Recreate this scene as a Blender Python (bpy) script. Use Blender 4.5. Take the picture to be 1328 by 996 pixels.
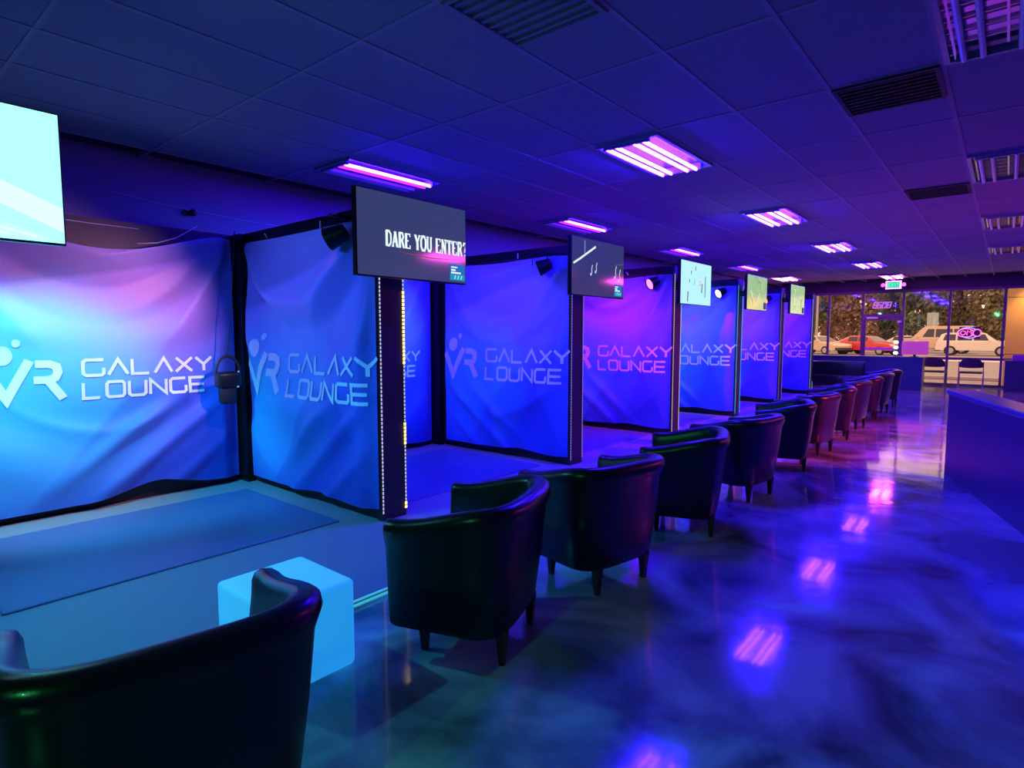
import bpy, bmesh, math, random
from mathutils import Vector, Matrix
random.seed(7)
for o in list(bpy.data.objects): bpy.data.objects.remove(o)
scene = bpy.context.scene
COL = scene.collection

# ------------------------------------------------------------------ camera, world, exposure
F_PX = 768.0                                   # focal length in pixels of a 1328 x 996 frame
cd = bpy.data.cameras.new('camera'); cam = bpy.data.objects.new('camera', cd); COL.objects.link(cam)
cd.sensor_width = 36.0; cd.lens = F_PX / 1328.0 * 36.0; cd.clip_end = 300; cd.clip_start = 0.05
cam.location = (0, 0, 1.5)
cam.rotation_euler = (math.radians(90 - 4.764), 0, math.radians(39.884))
scene.camera = cam
w = bpy.data.worlds.new('dusk'); scene.world = w; w.use_nodes = True
w.node_tree.nodes['Background'].inputs[0].default_value = (1.0, 0.64, 0.46, 1)
w.node_tree.nodes['Background'].inputs[1].default_value = 2.1
vs = scene.view_settings
vs.view_transform = 'Standard'; vs.look = 'None'; vs.gamma = 1.0; vs.exposure = 0.0; vs.use_curve_mapping = False

# ------------------------------------------------------------------ materials
MATS = {}
def mat(name, col=(.5, .5, .5), rough=.5, metal=0.0, emis=None, estr=1.0, coat=0.0, spec=.5, bump=None, noise=None):
    if name in MATS: return MATS[name]
    m = bpy.data.materials.new(name); m.use_nodes = True
    nt = m.node_tree; b = nt.nodes['Principled BSDF']
    b.inputs['Base Color'].default_value = (*col, 1); b.inputs['Roughness'].default_value = rough
    b.inputs['Metallic'].default_value = metal; b.inputs['Coat Weight'].default_value = coat
    b.inputs['Specular IOR Level'].default_value = spec
    if emis:
        b.inputs['Emission Color'].default_value = (*emis, 1); b.inputs['Emission Strength'].default_value = estr
    tc = None
    if noise or bump:
        tc = nt.nodes.new('ShaderNodeTexCoord')
    if noise:                                  # (scale, second colour)
        n = nt.nodes.new('ShaderNodeTexNoise'); n.inputs['Scale'].default_value = noise[0]; n.inputs['Detail'].default_value = 5
        mx = nt.nodes.new('ShaderNodeMix'); mx.data_type = 'RGBA'
        mx.inputs[6].default_value = (*col, 1); mx.inputs[7].default_value = (*noise[1], 1)
        nt.links.new(tc.outputs['Object'], n.inputs['Vector']); nt.links.new(n.outputs['Fac'], mx.inputs[0])
        nt.links.new(mx.outputs[2], b.inputs['Base Color'])
    if bump:                                   # (scale, strength, distance)
        n = nt.nodes.new('ShaderNodeTexNoise'); n.inputs['Scale'].default_value = bump[0]; n.inputs['Detail'].default_value = 3
        bp = nt.nodes.new('ShaderNodeBump'); bp.inputs['Strength'].default_value = bump[1]; bp.inputs['Distance'].default_value = bump[2]
        nt.links.new(tc.outputs['Object'], n.inputs['Vector']); nt.links.new(n.outputs['Fac'], bp.inputs['Height'])
        nt.links.new(bp.outputs[0], b.inputs['Normal'])
    MATS[name] = m
    return m
def emat(name, col, strength=1.0):
    if name in MATS: return MATS[name]
    m = bpy.data.materials.new(name); m.use_nodes = True; nt = m.node_tree
    nt.nodes.remove(nt.nodes['Principled BSDF'])
    e = nt.nodes.new('ShaderNodeEmission'); e.inputs[0].default_value = (*col, 1); e.inputs[1].default_value = strength
    nt.links.new(e.outputs[0], nt.nodes['Material Output'].inputs[0])
    MATS[name] = m
    return m
def floor_material():
    m = bpy.data.materials.new('polished_epoxy'); m.use_nodes = True; nt = m.node_tree; b = nt.nodes['Principled BSDF']
    L = nt.links.new
    tc = nt.nodes.new('ShaderNodeTexCoord')
    n1 = nt.nodes.new('ShaderNodeTexNoise'); n1.inputs['Scale'].default_value = 1.1; n1.inputs['Detail'].default_value = 6
    n1.inputs['Distortion'].default_value = 1.3
    r = nt.nodes.new('ShaderNodeValToRGB'); cr = r.color_ramp
    cr.elements[0].position = .34; cr.elements[0].color = (.06, .085, .10, 1)
    cr.elements[1].position = .66; cr.elements[1].color = (.42, .56, .54, 1)
    e = cr.elements.new(.48); e.color = (.20, .28, .30, 1)
    L(tc.outputs['Object'], n1.inputs['Vector']); L(n1.outputs['Fac'], r.inputs[0]); L(r.outputs[0], b.inputs['Base Color'])
    n2 = nt.nodes.new('ShaderNodeTexNoise'); n2.inputs['Scale'].default_value = 3.2; n2.inputs['Detail'].default_value = 2
    bp = nt.nodes.new('ShaderNodeBump'); bp.inputs['Strength'].default_value = .22; bp.inputs['Distance'].default_value = .012
    L(tc.outputs['Object'], n2.inputs['Vector']); L(n2.outputs['Fac'], bp.inputs['Height']); L(bp.outputs[0], b.inputs['Normal'])
    b.inputs['Roughness'].default_value = .1; b.inputs['Specular IOR Level'].default_value = .6
    b.inputs['Coat Weight'].default_value = .35; b.inputs['Coat Roughness'].default_value = .04
    return m
def banner_material():
    """printed galaxy banner: navy to royal blue facets, a cyan nebula and a lilac top (flat print on cloth)"""
    m = bpy.data.materials.new('galaxy_print'); m.use_nodes = True; nt = m.node_tree; b = nt.nodes['Principled BSDF']
    N = nt.nodes.new; L = nt.links.new
    uv = N('ShaderNodeUVMap'); uv.uv_map = 'UVMap'
    sx = N('ShaderNodeSeparateXYZ'); L(uv.outputs[0], sx.inputs[0])
    def math_(op, a, bb, clamp=False):
        n = N('ShaderNodeMath'); n.operation = op; n.use_clamp = clamp
        for i, v in enumerate((a, bb)):
            if isinstance(v, (int, float)): n.inputs[i].default_value = v
            else: L(v, n.inputs[i])
        return n.outputs[0]
    U, V = sx.outputs[0], sx.outputs[1]
    def lin(a, bb, c, k=40):                   # hard facet edge  a*u + b*v + c > 0
        s = math_('ADD', math_('MULTIPLY', U, a), math_('MULTIPLY', V, bb))
        return math_('MULTIPLY', math_('ADD', s, c), k, True)
    def blob(u0, v0, ru, rv):
        du = math_('DIVIDE', math_('SUBTRACT', U, u0), ru); dv = math_('DIVIDE', math_('SUBTRACT', V, v0), rv)
        d2 = math_('ADD', math_('MULTIPLY', du, du), math_('MULTIPLY', dv, dv))
        return math_('SUBTRACT', 1.0, d2, True)
    def mix(f, a, bb):
        n = N('ShaderNodeMix'); n.data_type = 'RGBA'; L(f, n.inputs[0])
        for i, v in ((6, a), (7, bb)):
            if isinstance(v, tuple): n.inputs[i].default_value = (*v, 1)
            else: L(v, n.inputs[i])
        return n.outputs[2]
    c = mix(lin(0, 1, 0, 1), (.03, .10, .62), (.10, .14, .55))
    c = mix(math_('MULTIPLY', blob(.45, .78, .6, .45), .85), c, (.55, .34, .76))      # lilac cloud
    c = mix(math_('MULTIPLY', blob(.28, .36, .5, .42), .8), c, (.06, .62, .95))      # cyan nebula
    f = math_('MULTIPLY', lin(1.0, .55, -.98), lin(-.4, -1, .78))
    c = mix(math_('MULTIPLY', f, .4), c, (.10, .20, .95))
    f = math_('MULTIPLY', lin(.9, -.8, -.2), lin(0, -1, .42))
    c = mix(math_('MULTIPLY', f, .35), c, (.02, .04, .45))
    c = mix(math_('MULTIPLY', lin(-.25, 1, -.70), .55), c, (.12, .13, .32))            # dark upper facet
    L(c, b.inputs['Base Color'])
    b.inputs['Roughness'].default_value = .55; b.inputs['Sheen Weight'].default_value = .15
    tc = N('ShaderNodeTexCoord'); n = N('ShaderNodeTexNoise'); n.inputs['Scale'].default_value = 6
    bp = N('ShaderNodeBump'); bp.inputs['Strength'].default_value = .25; bp.inputs['Distance'].default_value = .02
    L(tc.outputs['Object'], n.inputs['Vector']); L(n.outputs['Fac'], bp.inputs['Height']); L(bp.outputs[0], b.inputs['Normal'])
    return m
def glass_material():
    m = bpy.data.materials.new('window_glass'); m.use_nodes = True; nt = m.node_tree
    nt.nodes.remove(nt.nodes['Principled BSDF'])
    t = nt.nodes.new('ShaderNodeBsdfTransparent'); t.inputs[0].default_value = (.92, .9, .9, 1)
    g = nt.nodes.new('ShaderNodeBsdfGlossy'); g.inputs['Roughness'].default_value = .03
    x = nt.nodes.new('ShaderNodeMixShader'); x.inputs[0].default_value = .07
    nt.links.new(t.outputs[0], x.inputs[1]); nt.links.new(g.outputs[0], x.inputs[2])
    nt.links.new(x.outputs[0], nt.nodes['Material Output'].inputs[0])
    return m
LEATHER = mat('black_leather', (.009, .009, .012), .30, coat=.1, spec=.4, bump=(90, .12, .004))
LEGW = mat('dark_wood_leg', (.012, .008, .007), .4)
BLACK = mat('black_panel', (.012, .012, .018), .55)
BLACKM = mat('black_metal', (.02, .02, .025), .35, metal=.6)
WHITEP = mat('white_plastic', (.8, .8, .82), .4)
TILE = mat('ceiling_tile_paint', (.27, .25, .30), .85, bump=(60, .4, .004))
TBAR = mat('ceiling_bar_paint', (.31, .29, .34), .6)
VENT = mat('vent_dark', (.015, .015, .02), .6)
WALL = mat('dark_wall_paint', (.16, .16, .22), .8, bump=(25, .2, .004))
CARPET = mat('grey_booth_floor', (.30, .33, .36), .6, bump=(120, .3, .003))
MATRUB = mat('rubber_play_mat', (.12, .17, .34), .45, bump=(150, .3, .002))
ALU = mat('brushed_metal', (.8, .85, .85), .25, metal=.9)
LETTER = mat('white_print', (.88, .90, .92), .5)
GLASS = glass_material()
FRAME = mat('storefront_frame', (.10, .07, .16), .45)
NAVY = mat('navy_laminate', (.03, .035, .12), .35)
NAVYTOP = mat('navy_worktop', (.10, .12, .25), .25)
FLOORM = floor_material()
BANNER = banner_material()

# ------------------------------------------------------------------ mesh helpers
class G:
    """collects geometry, then becomes ONE mesh object"""
    def __init__(s): s.v = []; s.f = []; s.uv = None
    def quad(s, a, b, c, d):
        i = len(s.v); s.v += [tuple(a), tuple(b), tuple(c), tuple(d)]; s.f.append((i, i+1, i+2, i+3)); return s
    def poly(s, pts):
        i = len(s.v); s.v += [tuple(p) for p in pts]; s.f.append(tuple(range(i, i+len(pts)))); return s
    def box(s, x0, x1, y0, y1, z0, z1):
        i = len(s.v)
        s.v += [(x, y, z) for z in (z0, z1) for x, y in ((x0, y0), (x1, y0), (x1, y1), (x0, y1))]
        s.f += [tuple(i+k for k in q) for q in ((0,3,2,1), (4,5,6,7), (0,1,5,4), (1,2,6,5), (2,3,7,6), (3,0,4,7))]
        return s
    def loops(s, rings, closed=True, cap0=True, cap1=True):
        i = len(s.v); n = len(rings[0])
        for r in rings: s.v += [tuple(p) for p in r]
        for k in range(len(rings)-1):
            for j in range(n if closed else n-1):
                a = i+k*n+j; b = i+k*n+(j+1) % n
                s.f.append((a, b, b+n, a+n))
        if cap0: s.f.append(tuple(i+j for j in range(n-1, -1, -1)))
        if cap1: s.f.append(tuple(i+(len(rings)-1)*n+j for j in range(n)))
        return s
    def cyl(s, p0, p1, r0, r1=None, n=12):
        p0 = Vector(p0); p1 = Vector(p1); r1 = r0 if r1 is None else r1
        d = (p1-p0).normalized(); a = d.orthogonal().normalized(); b = d.cross(a)
        ring = lambda p, r: [p+(a*math.cos(2*math.pi*k/n)+b*math.sin(2*math.pi*k/n))*r for k in range(n)]
        return s.loops([ring(p0, r0), ring(p1, r1)])
    def tube(s, pts, r, n=6):
        pts = [Vector(p) for p in pts]; rings = []
        a = None
        for k, p in enumerate(pts):
            d = (pts[min(k+1, len(pts)-1)]-pts[max(k-1, 0)]).normalized()
            a = (d.orthogonal() if a is None else (a-d*a.dot(d))).normalized(); b = d.cross(a)
            rings.append([p+(a*math.cos(2*math.pi*j/n)+b*math.sin(2*math.pi*j/n))*r for j in range(n)])
        return s.loops(rings)
    def sphere(s, c, rx, ry=None, rz=None, n=14, m=9):
        ry = ry or rx; rz = rz or rx; rings = []
        for k in range(1, m):
            t = math.pi*k/m
            rings.append([(c[0]+rx*math.sin(t)*math.cos(2*math.pi*j/n), c[1]+ry*math.sin(t)*math.sin(2*math.pi*j/n), c[2]-rz*math.cos(t)) for j in range(n)])
        return s.loops(rings)
    def revolve(s, c, prof, n=20):
        return s.loops([[(c[0]+r*math.cos(2*math.pi*j/n), c[1]+r*math.sin(2*math.pi*j/n), c[2]+z) for j in range(n)] for r, z in prof])
    def grid(s, fn, nu, nv, uv=False):
        i = len(s.v)
        if uv: s.uv = []
        for b in range(nv+1):
            for a in range(nu+1):
                s.v.append(tuple(fn(a/nu, b/nv)))
                if uv: s.uv.append((a/nu, b/nv))
        for b in range(nv):
            for a in range(nu):
                q = i+b*(nu+1)+a; s.f.append((q, q+1, q+nu+2, q+nu+1))
        return s
    def rbox(s, x0, x1, y0, y1, z0, z1, r, seg=3):
        bm = bmesh.new(); bmesh.ops.create_cube(bm, size=1)
        for v in bm.verts:
            v.co = Vector(((x0+x1)/2+v.co.x*(x1-x0), (y0+y1)/2+v.co.y*(y1-y0), (z0+z1)/2+v.co.z*(z1-z0)))
        bmesh.ops.bevel(bm, geom=bm.edges[:], offset=r, segments=seg, profile=.5, affect='EDGES')
        i = len(s.v); bm.verts.ensure_lookup_table()
        for k, v in enumerate(bm.verts): v.index = k
        s.v += [tuple(v.co) for v in bm.verts]; s.f += [tuple(i+v.index for v in f.verts) for f in bm.faces]
        bm.free(); return s
    def xf(s, M):
        s.v = [tuple(M @ Vector(p)) for p in s.v]; return s
    def mesh(s, name, m, smooth=False):
        me = bpy.data.meshes.new(name); me.from_pydata(s.v, [], s.f); me.materials.append(m)
        if s.uv:
            l = me.uv_layers.new(name='UVMap')
            for lp in me.loops: l.data[lp.index].uv = s.uv[lp.vertex_index]
        if smooth:
            me.polygons.foreach_set('use_smooth', [True]*len(me.polygons))
        me.update(); return me
    def build(s, name, m, parent=None, smooth=False, loc=None, sharp=None):
        me = s.mesh(name, m, smooth or sharp is not None)
        if sharp is not None: me.set_sharp_from_angle(angle=math.radians(sharp))
        return link(name, me, parent, loc)
def link(name, data, parent=None, loc=None, rz=0):
    o = bpy.data.objects.new(name, data); COL.objects.link(o)
    if parent: o.parent = parent
    if loc: o.location = loc
    if rz: o.rotation_euler = (0, 0, rz)
    return o
def tag(o, label, cat, group=None):
    o['label'] = label; o['category'] = cat
    if group: o['group'] = group
    return o
def struct(o, label=None, cat=None):
    o['kind'] = 'structure'
    if label: o['label'] = label
    if cat: o['category'] = cat
    return o
def thing(name, label, cat, loc=(0, 0, 0), rz=0, group=None):
    return tag(link(name, None, None, loc, rz), label, cat, group)
def copy_tree(o, parent=None):
    c = o.copy(); COL.objects.link(c); c.parent = parent
    for ch in o.children: copy_tree(ch, c)
    return c
def ribbon(poly, wd, step=.03, closed=False):
    """thick stroke along a 2-D polyline -> list of quads (2-D), mitred joints"""
    P = [Vector(p) for p in poly]
    if closed: P = P + [P[0]]
    n = len(P); off = []
    for k in range(n):
        if closed and k in (0, n-1): d0 = (P[0]-P[-2]).normalized(); d1 = (P[1]-P[0]).normalized()
        else:
            d0 = (P[k]-P[k-1]).normalized() if k else (P[1]-P[0]).normalized()
            d1 = (P[k+1]-P[k]).normalized() if k < n-1 else d0
        n0 = Vector((-d0.y, d0.x)); n1 = Vector((-d1.y, d1.x)); mm = (n0+n1)
        mm = mm.normalized() if mm.length > 1e-4 else n0
        off.append(mm*min(1/max(mm.dot(n0), .35), 2.2)*wd/2)
    Q = []
    for k in range(n-1):
        m = max(1, int((P[k+1]-P[k]).length/step))
        for j in range(m):
            a, b = j/m, (j+1)/m
            pa, pb = P[k].lerp(P[k+1], a), P[k].lerp(P[k+1], b); oa, ob = off[k].lerp(off[k+1], a), off[k].lerp(off[k+1], b)
            Q.append((pa-oa, pb-ob, pb+ob, pa+oa))
    return Q
GLYPH = {
    'G': [[(1, 1), (.14, 1), (0, .86), (0, .14), (.14, 0), (.88, 0), (1, .12), (1, .48)]],
    'A': [[(0, 0), (.5, 1), (1, 0)]], 'L': [[(0, 1), (0, 0), (.9, 0)]],
    'X': [[(0, 1), (1, 0)], [(0, 0), (1, 1)]], 'Y': [[(0, 1), (.5, .48), (1, 1)], [(.5, .48), (.5, 0)]],
    'O': ['c', [(.12, 1), (.88, 1), (1, .86), (1, .14), (.88, 0), (.12, 0), (0, .14), (0, .86)]],
    'U': [[(0, 1), (0, .14), (.14, 0), (.86, 0), (1, .14), (1, 1)]],
    'N': [[(0, 0), (0, 1), (1, 0), (1, 1)]], 'E': [[(1, 1), (0, 1), (0, 0), (1, 0)], [(0, .5), (.95, .5)]],
}
def glyph_quads(ch, x, y, wd, ht, st):
    g = GLYPH[ch]; cl = False
    if g[0] == 'c': cl = True; g = g[1:]
    out = []
    for pl in g: out += ribbon([(x+a*wd, y+b*ht) for a, b in pl], st, closed=cl)
    return out
def disc_quads(cx, cy, rx, ry, n=20):
    return [(Vector((cx, cy)), Vector((cx+rx*math.cos(2*math.pi*k/n), cy+ry*math.sin(2*math.pi*k/n))),
             Vector((cx+rx*math.cos(2*math.pi*(k+.5)/n), cy+ry*math.sin(2*math.pi*(k+.5)/n))),
             Vector((cx+rx*math.cos(2*math.pi*(k+1)/n), cy+ry*math.sin(2*math.pi*(k+1)/n)))) for k in range(n)]
def logo_parts():
    L_ = [('letter', ribbon([(.02, .36), (.19, .02), (.36, .36)], .075)),                # the V
          ('logo_head', disc_quads(.175, .405, .07, .085)), ('logo_ball', disc_quads(.27, .515, .03, .035)),
          ('letter', ribbon([(.40, .325), (.50, .325), (.555, .30), (.565, .25), (.545, .20), (.50, .18), (.385, .18)], .07)+ribbon([(.485, .185), (.60, .0)], .072))]
    for k, ch in enumerate('GALAXY'): L_.append(('letter', glyph_quads(ch, .76+k*.206, .203, .168, .148, .030)))
    for k, ch in enumerate('LOUNGE'): L_.append(('letter', glyph_quads(ch, .755+k*.193, -.015, .150, .148, .030)))
    return L_
LOGO = logo_parts()

# ------------------------------------------------------------------ room shell
XW, XR, YB, YF, ZC = -6.35, 3.6, -3.6, 21.6, 3.16
D_Y0, PITCH, D_T, XFR, XBK, D_H = 0.24, 2.60, 0.24, -3.70, -5.78, 2.48     # dividers
floor = struct(G().box(XW-.2, XR+.2, YB-.2, YF+.1, -.12, 0).build('floor', FLOORM), 'polished marbled dark blue grey epoxy floor', 'floor')
struct(G().box(XW-.2, XW, YB-.2, YF, 0, ZC+.1).build('wall_left', WALL), 'dark painted wall rising behind the booths', 'wall')
struct(G().box(XR, XR+.2, YB-.2, YF, 0, ZC+.1).build('wall_right', WALL), 'dark painted side wall', 'wall')
struct(G().box(XW, XR, YB-.2, YB, 0, ZC+.1).build('wall_back', WALL), 'dark painted wall behind the lounge', 'wall')
ceiling = struct(G().box(XW-.2, XR+.2, YB-.2, YF+.1, ZC+.03, ZC+.2).build('ceiling', BLACK), 'suspended ceiling of dark tiles in a bar grid', 'ceiling')
CW, RW, CX0, RY0 = .625, 1.22, -.40, 4.58        # ceiling grid
TROFF = {}                                        # (col,row) -> state
for r in (0, 3, 6, 9, 12): TROFF[(-4, r)] = 'on'
for r in (-1, 2, 5, 8, 11): TROFF[(-8, r)] = 'single'
for r in (-1, 2, 5, 8): TROFF[(0, r)] = 'off'
for r in (3, 6, 9): TROFF[(4, r)] = 'rose'
VENTS = {(-1, 0): 'dark', (-1, 3): 'dark', (-3, -2): 'pale'}
tile_me = G().box(.012, CW-.012, .012, RW-.012, 0, .03).mesh('ceiling_tile', TILE)
cols = range(-10, 6); rows = range(-4, 14)
for ci in cols:
    for ri in rows:
        x = CX0+ci*CW; y = RY0+ri*RW
        if (ci, ri) in TROFF or x < XW or x+CW > XR or y+RW > YF: continue
        if (ci, ri) in VENTS:
            G().box(.012, CW-.012, CW+.012, RW-.012, 0, .03).build('ceiling_tile', TILE, ceiling, loc=(x, y, ZC)); continue
        link('ceiling_tile', tile_me, ceiling, (x, y, ZC))
for ci in range(-9, 7):
    x = CX0+ci*CW; G().box(x-.014, x+.014, YB, YF, ZC-.006, ZC+.03).build('ceiling_bar', TBAR, ceiling)
for ri in range(-4, 14):
    y = RY0+ri*RW; G().box(XW, XR, y-.014, y+.014, ZC-.005, ZC+.03).build('ceiling_bar', TBAR, ceiling)
# dark bulkhead above the shop front and solid wall either side of it
WX0, WX1 = -5.6, -.12
wf = struct(G().box(XW, XR, YF, YF+.2, 2.86, ZC+.1).build('wall_front', mat('bulkhead_paint', (.05, .045, .09), .8)), 'dark bulkhead wall above and beside the glazed shop front', 'wall')
G().box(XW, WX0, YF, YF+.2, 0, 2.86).build('wall_pier', WALL, wf)
G().box(1.3, XR, YF, YF+.2, 0, 2.86).build('wall_pier', WALL, wf)
G().box(WX0, 1.3, YF-.02, YF+.2, -.02, .07).build('sill', FRAME, wf)
# glazed shop front: mullions, rails, panes
sf = struct(link('window_1', None, None, (0, YF+.06, 0)), 'purple framed shop front glazing looking onto the car park', 'window')
MULL = [WX0, -4.55, -3.58, -2.50, -1.36, -.12, 1.3]
for x in MULL: G().box(x-.03, x+.03, -.05, .05, .07, 2.86).build('mullion', FRAME, sf)
for (a, b) in zip(MULL[:-1], MULL[1:]):
    G().box(a+.03, b-.03, -.045, .045, 2.78, 2.86).build('head_rail', FRAME, sf)
    door = abs(a+3.58) < .01
    zr = 2.10 if door else .80
    G().box(a+.03, b-.03, -.045, .045, zr-.035, zr+.035).build('cross_rail', FRAME, sf)
    G().box(a+.03, b-.03, -.004, .004, zr+.035, 2.78).build('pane', GLASS, sf)
    if not door: G().box(a+.03, b-.03, -.004, .004, .07, zr-.035).build('pane', GLASS, sf)
dr = struct(link('door_1', None, None, (-3.04, YF+.06, 0)), 'narrow framed glass entrance door with push bar', 'door')
for sx in (-1, 1): G().box(sx*.50-.06 if sx > 0 else -.52, .52 if sx > 0 else -.44, -.03, .03, .07, 2.06).build('stile', FRAME, dr)
G().box(-.44, .44, -.03, .03, 1.96, 2.06).build('top_rail', FRAME, dr); G().box(-.44, .44, -.03, .03, .07, .32).build('bottom_rail', FRAME, dr)
G().box(-.44, .44, -.004, .004, .32, 1.96).build('pane', GLASS, dr)
G().box(-.44, .44, -.07, -.03, 1.02, 1.10).build('push_bar', mat('pink_bar', (.55, .25, .5), .4), dr)
G().rbox(-.42, -.12, -.10, -.03, 1.99, 2.05, .01, 2).build('door_closer', WHITEP, dr)
G().rbox(.40, .50, -.08, -.03, 1.86, 1.93, .01, 2).build('closer_bracket', WHITEP, dr)
# street number on the transom, read from behind
def seven(chars, x, y, wd, ht, st, shear=.25):
    segs = {'8': ['c', [(0, 0), (1, 0), (1, 1), (0, 1)]], '0': ['c', [(0, 0), (1, 0), (1, 1), (0, 1)]],
            '6': [[(1, 1), (0, 1), (0, 0), (1, 0), (1, .5), (0, .5)]], '3': [[(0, 1), (1, 1), (1, 0), (0, 0)], [(.2, .5), (1, .5)]]}
    Q = []
    for k, ch in enumerate(chars):
        g = segs[ch]; cl = g[0] == 'c'
        for pl in (g[1:] if cl else g):
            Q += ribbon([(x+k*wd*1.45+a*wd+b*ht*shear, y+b*ht) for a, b in pl], st, .1, cl)
        if ch == '8': Q += ribbon([(x+k*wd*1.45+.5*ht*shear, y+.5*ht), (x+k*wd*1.45+wd+.5*ht*shear, y+.5*ht)], st)
    return Q
g = G()
for q in seven('8608', -3.32, 2.33, .085, .17, .03): g.poly([(p.x, -.008, p.y) for p in q])
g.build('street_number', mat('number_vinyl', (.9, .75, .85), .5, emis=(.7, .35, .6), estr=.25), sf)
# ------------------------------------------------------------------ ceiling troffers
TUBE_ON = emat('violet_tube', (9.5, 1.7, 420.0), 1.0)
TUBE_DIM = emat('magenta_tube', (3.0, .06, 20.0), 1.0)
TUBE_OFF = mat('unlit_tube', (.75, .72, .8), .3)
TUBE_PINK = emat('pink_tube', (80, 7.0, 90.0), 1.0)
HOUSE = mat('troffer_housing', (.25, .22, .34), .35)
LOUV = mat('troffer_louvre', (.62, .60, .66), .14, metal=.85)
def troffer(ci, ri, state, label, group):
    x = CX0+ci*CW; y = RY0+ri*RW
    t = thing('ceiling_light', label, 'ceiling light', (x+CW/2, y+RW/2, ZC-.02), group=group)
    hx, hy = CW/2-.015, RW/2-.015
    g = G()
    for a in ((-hx, -hx+.03, -hy, hy), (hx-.03, hx, -hy, hy), (-hx+.03, hx-.03, -hy, -hy+.03), (-hx+.03, hx-.03, hy-.03, hy)): g.box(*a, -.012, .05)
    g.build('frame', HOUSE, t)
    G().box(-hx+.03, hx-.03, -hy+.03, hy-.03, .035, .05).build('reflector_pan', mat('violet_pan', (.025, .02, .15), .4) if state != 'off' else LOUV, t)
    xs = (-.20, -.11, .06, .15)
    for k, tx in enumerate(xs):
        if state == 'on': m = TUBE_ON
        elif state == 'pink': m = TUBE_PINK
        elif state == 'rose': m = emat('rose_tube', (75, 5.0, 60.0))
        elif state == 'single': m = (TUBE_OFF, TUBE_OFF, TUBE_DIM, TUBE_ON)[k]
        else: m = TUBE_OFF
        G().cyl((tx, -hy+.05, -.022), (tx, hy-.05, -.022), .016, n=8).build('tube', m, t, smooth=False)
    for s in (-1, 1):
        G().box(-.24, .20, s*(hy-.05)-.012, s*(hy-.05)+.012, -.030, .035).build('tube_holder', HOUSE, t)
    if state == 'off':
        for k in range(5):
            tx = -.24+k*.12; G().box(tx-.006, tx+.006, -hy+.03, hy-.03, -.006, .035).build('louvre', LOUV, t)
        for k in range(7):
            ty = -hy+.12+k*(2*hy-.24)/6; G().box(-hx+.03, hx-.03, ty-.004, ty+.004, -.004, .02).build('louvre', LOUV, t)
    return t
lab_on = ['large ceiling light with four glowing violet tubes above the nearest tub chairs', 'ceiling light with four violet tubes, second one along the aisle',
          'ceiling light with violet tubes, third one along the aisle', 'violet ceiling light, fourth one along the aisle', 'pink glowing ceiling light beside the green exit sign']
lab_si = ['ceiling light with one bright tube behind the DARE YOU ENTER screen', 'ceiling light with one bright tube above the screen with a white streak',
          'ceiling light with one bright tube above the white sketch screen', 'ceiling light over the booth of the first map screen', 'pink lit ceiling light over the last booth, near the second map screen']
lab_off = ['unlit ceiling light with louvres over the near end of the bar counter', 'unlit ceiling light with a blue reflection in its first louvre bay',
           'unlit louvred ceiling light past the one with the blue reflection', 'unlit louvred ceiling light nearest the shop front bulkhead']
for (c, r), st in TROFF.items():
    if c == -4:
        k = r//3; troffer(c, r, 'pink' if k == 4 else 'on', lab_on[k], 'lit ceiling lights over the aisle')
    elif c == -8:
        k = (r+1)//3; troffer(c, r, 'pink' if k == 4 else 'single', lab_si[k], 'ceiling lights over the booths')
    elif c == 4:
        troffer(c, r, 'rose', ['', 'rose glowing ceiling light, second along the side wall', 'rose glowing ceiling light, third along the side wall',
                               'rose glowing ceiling light nearest the side desk'][r//3], 'rose ceiling lights by the side wall')
    else:
        k = (r+1)//3; troffer(c, r, 'off', lab_off[k], 'unlit ceiling lights')
for (c, r), st in VENTS.items():
    x = CX0+c*CW; y = RY0+r*RW
    lb = {(-1, 0): 'square black air vent in the ceiling', (-1, 3): 'square black air vent in the ceiling further along the aisle', (-3, -2): 'pale square air diffuser in the dark ceiling'}[(c, r)]
    t = thing('air_vent', lb, 'air vent', (x, y, ZC-.02), group='ceiling air vents')
    m = VENT if st == 'dark' else HOUSE
    G().box(.012, CW-.012, .012, CW-.012, .02, .05).build('vent_back', VENT if st == 'dark' else TILE, t)
    g = G()
    for a in ((.012, .04, .012, CW-.012), (CW-.04, CW-.012, .012, CW-.012), (.04, CW-.04, .012, .04), (.04, CW-.04, CW-.04, CW-.012)): g.box(*a, 0, .05)
    g.build('vent_frame', m if st == 'dark' else TILE, t)
    for k in range(8): G().box(.045, CW-.045, .07+k*.067, .09+k*.067, .005, .018).build('vent_slat', m if st == 'dark' else TILE, t)

# ------------------------------------------------------------------ booth platform, mats, dividers, banners
plat = tag(G().rbox(XBK-.35, -2.70, -.9, 16.2, 0, .035, .008, 1).build('booth_platform', CARPET), 'low grey carpeted platform running under all the booths', 'platform')
G().box(-2.700, -2.686, -.9, 16.2, .001, .010).build('edge_light_strip', mat('edge_light', (.8, .85, .85), .4, emis=(.03, .33, .38), estr=1.0), plat); G().box(-2.700, -2.690, -.9, 16.2, .026, .0345).build('edge_light_strip', MATS['edge_light'], plat)
BOOTH = ['the white cube and the cyan screen', 'the DARE YOU ENTER screen', 'the dark screen with a white streak', 'the white sketch screen', 'the first map screen', 'the last map screen']
mat_lab = ['dark blue play mat in the booth with the bright cyan banner', 'dark blue play mat in front of the plain deep blue banner', 'dark play mat lit magenta',
           'dark play mat in front of the bright blue banner', 'dark play mat in front of the violet banner', 'dark play mat in the last booth']
for k in range(6):
    ya = D_Y0+k*PITCH+D_T; yb = D_Y0+(k+1)*PITCH
    tag(G().rbox(XBK+.32, -3.95, ya+.10, yb-.22, .0352, .047, .005, 1).build('play_mat', MATRUB), mat_lab[k], 'mat', 'booth play mats')
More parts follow.
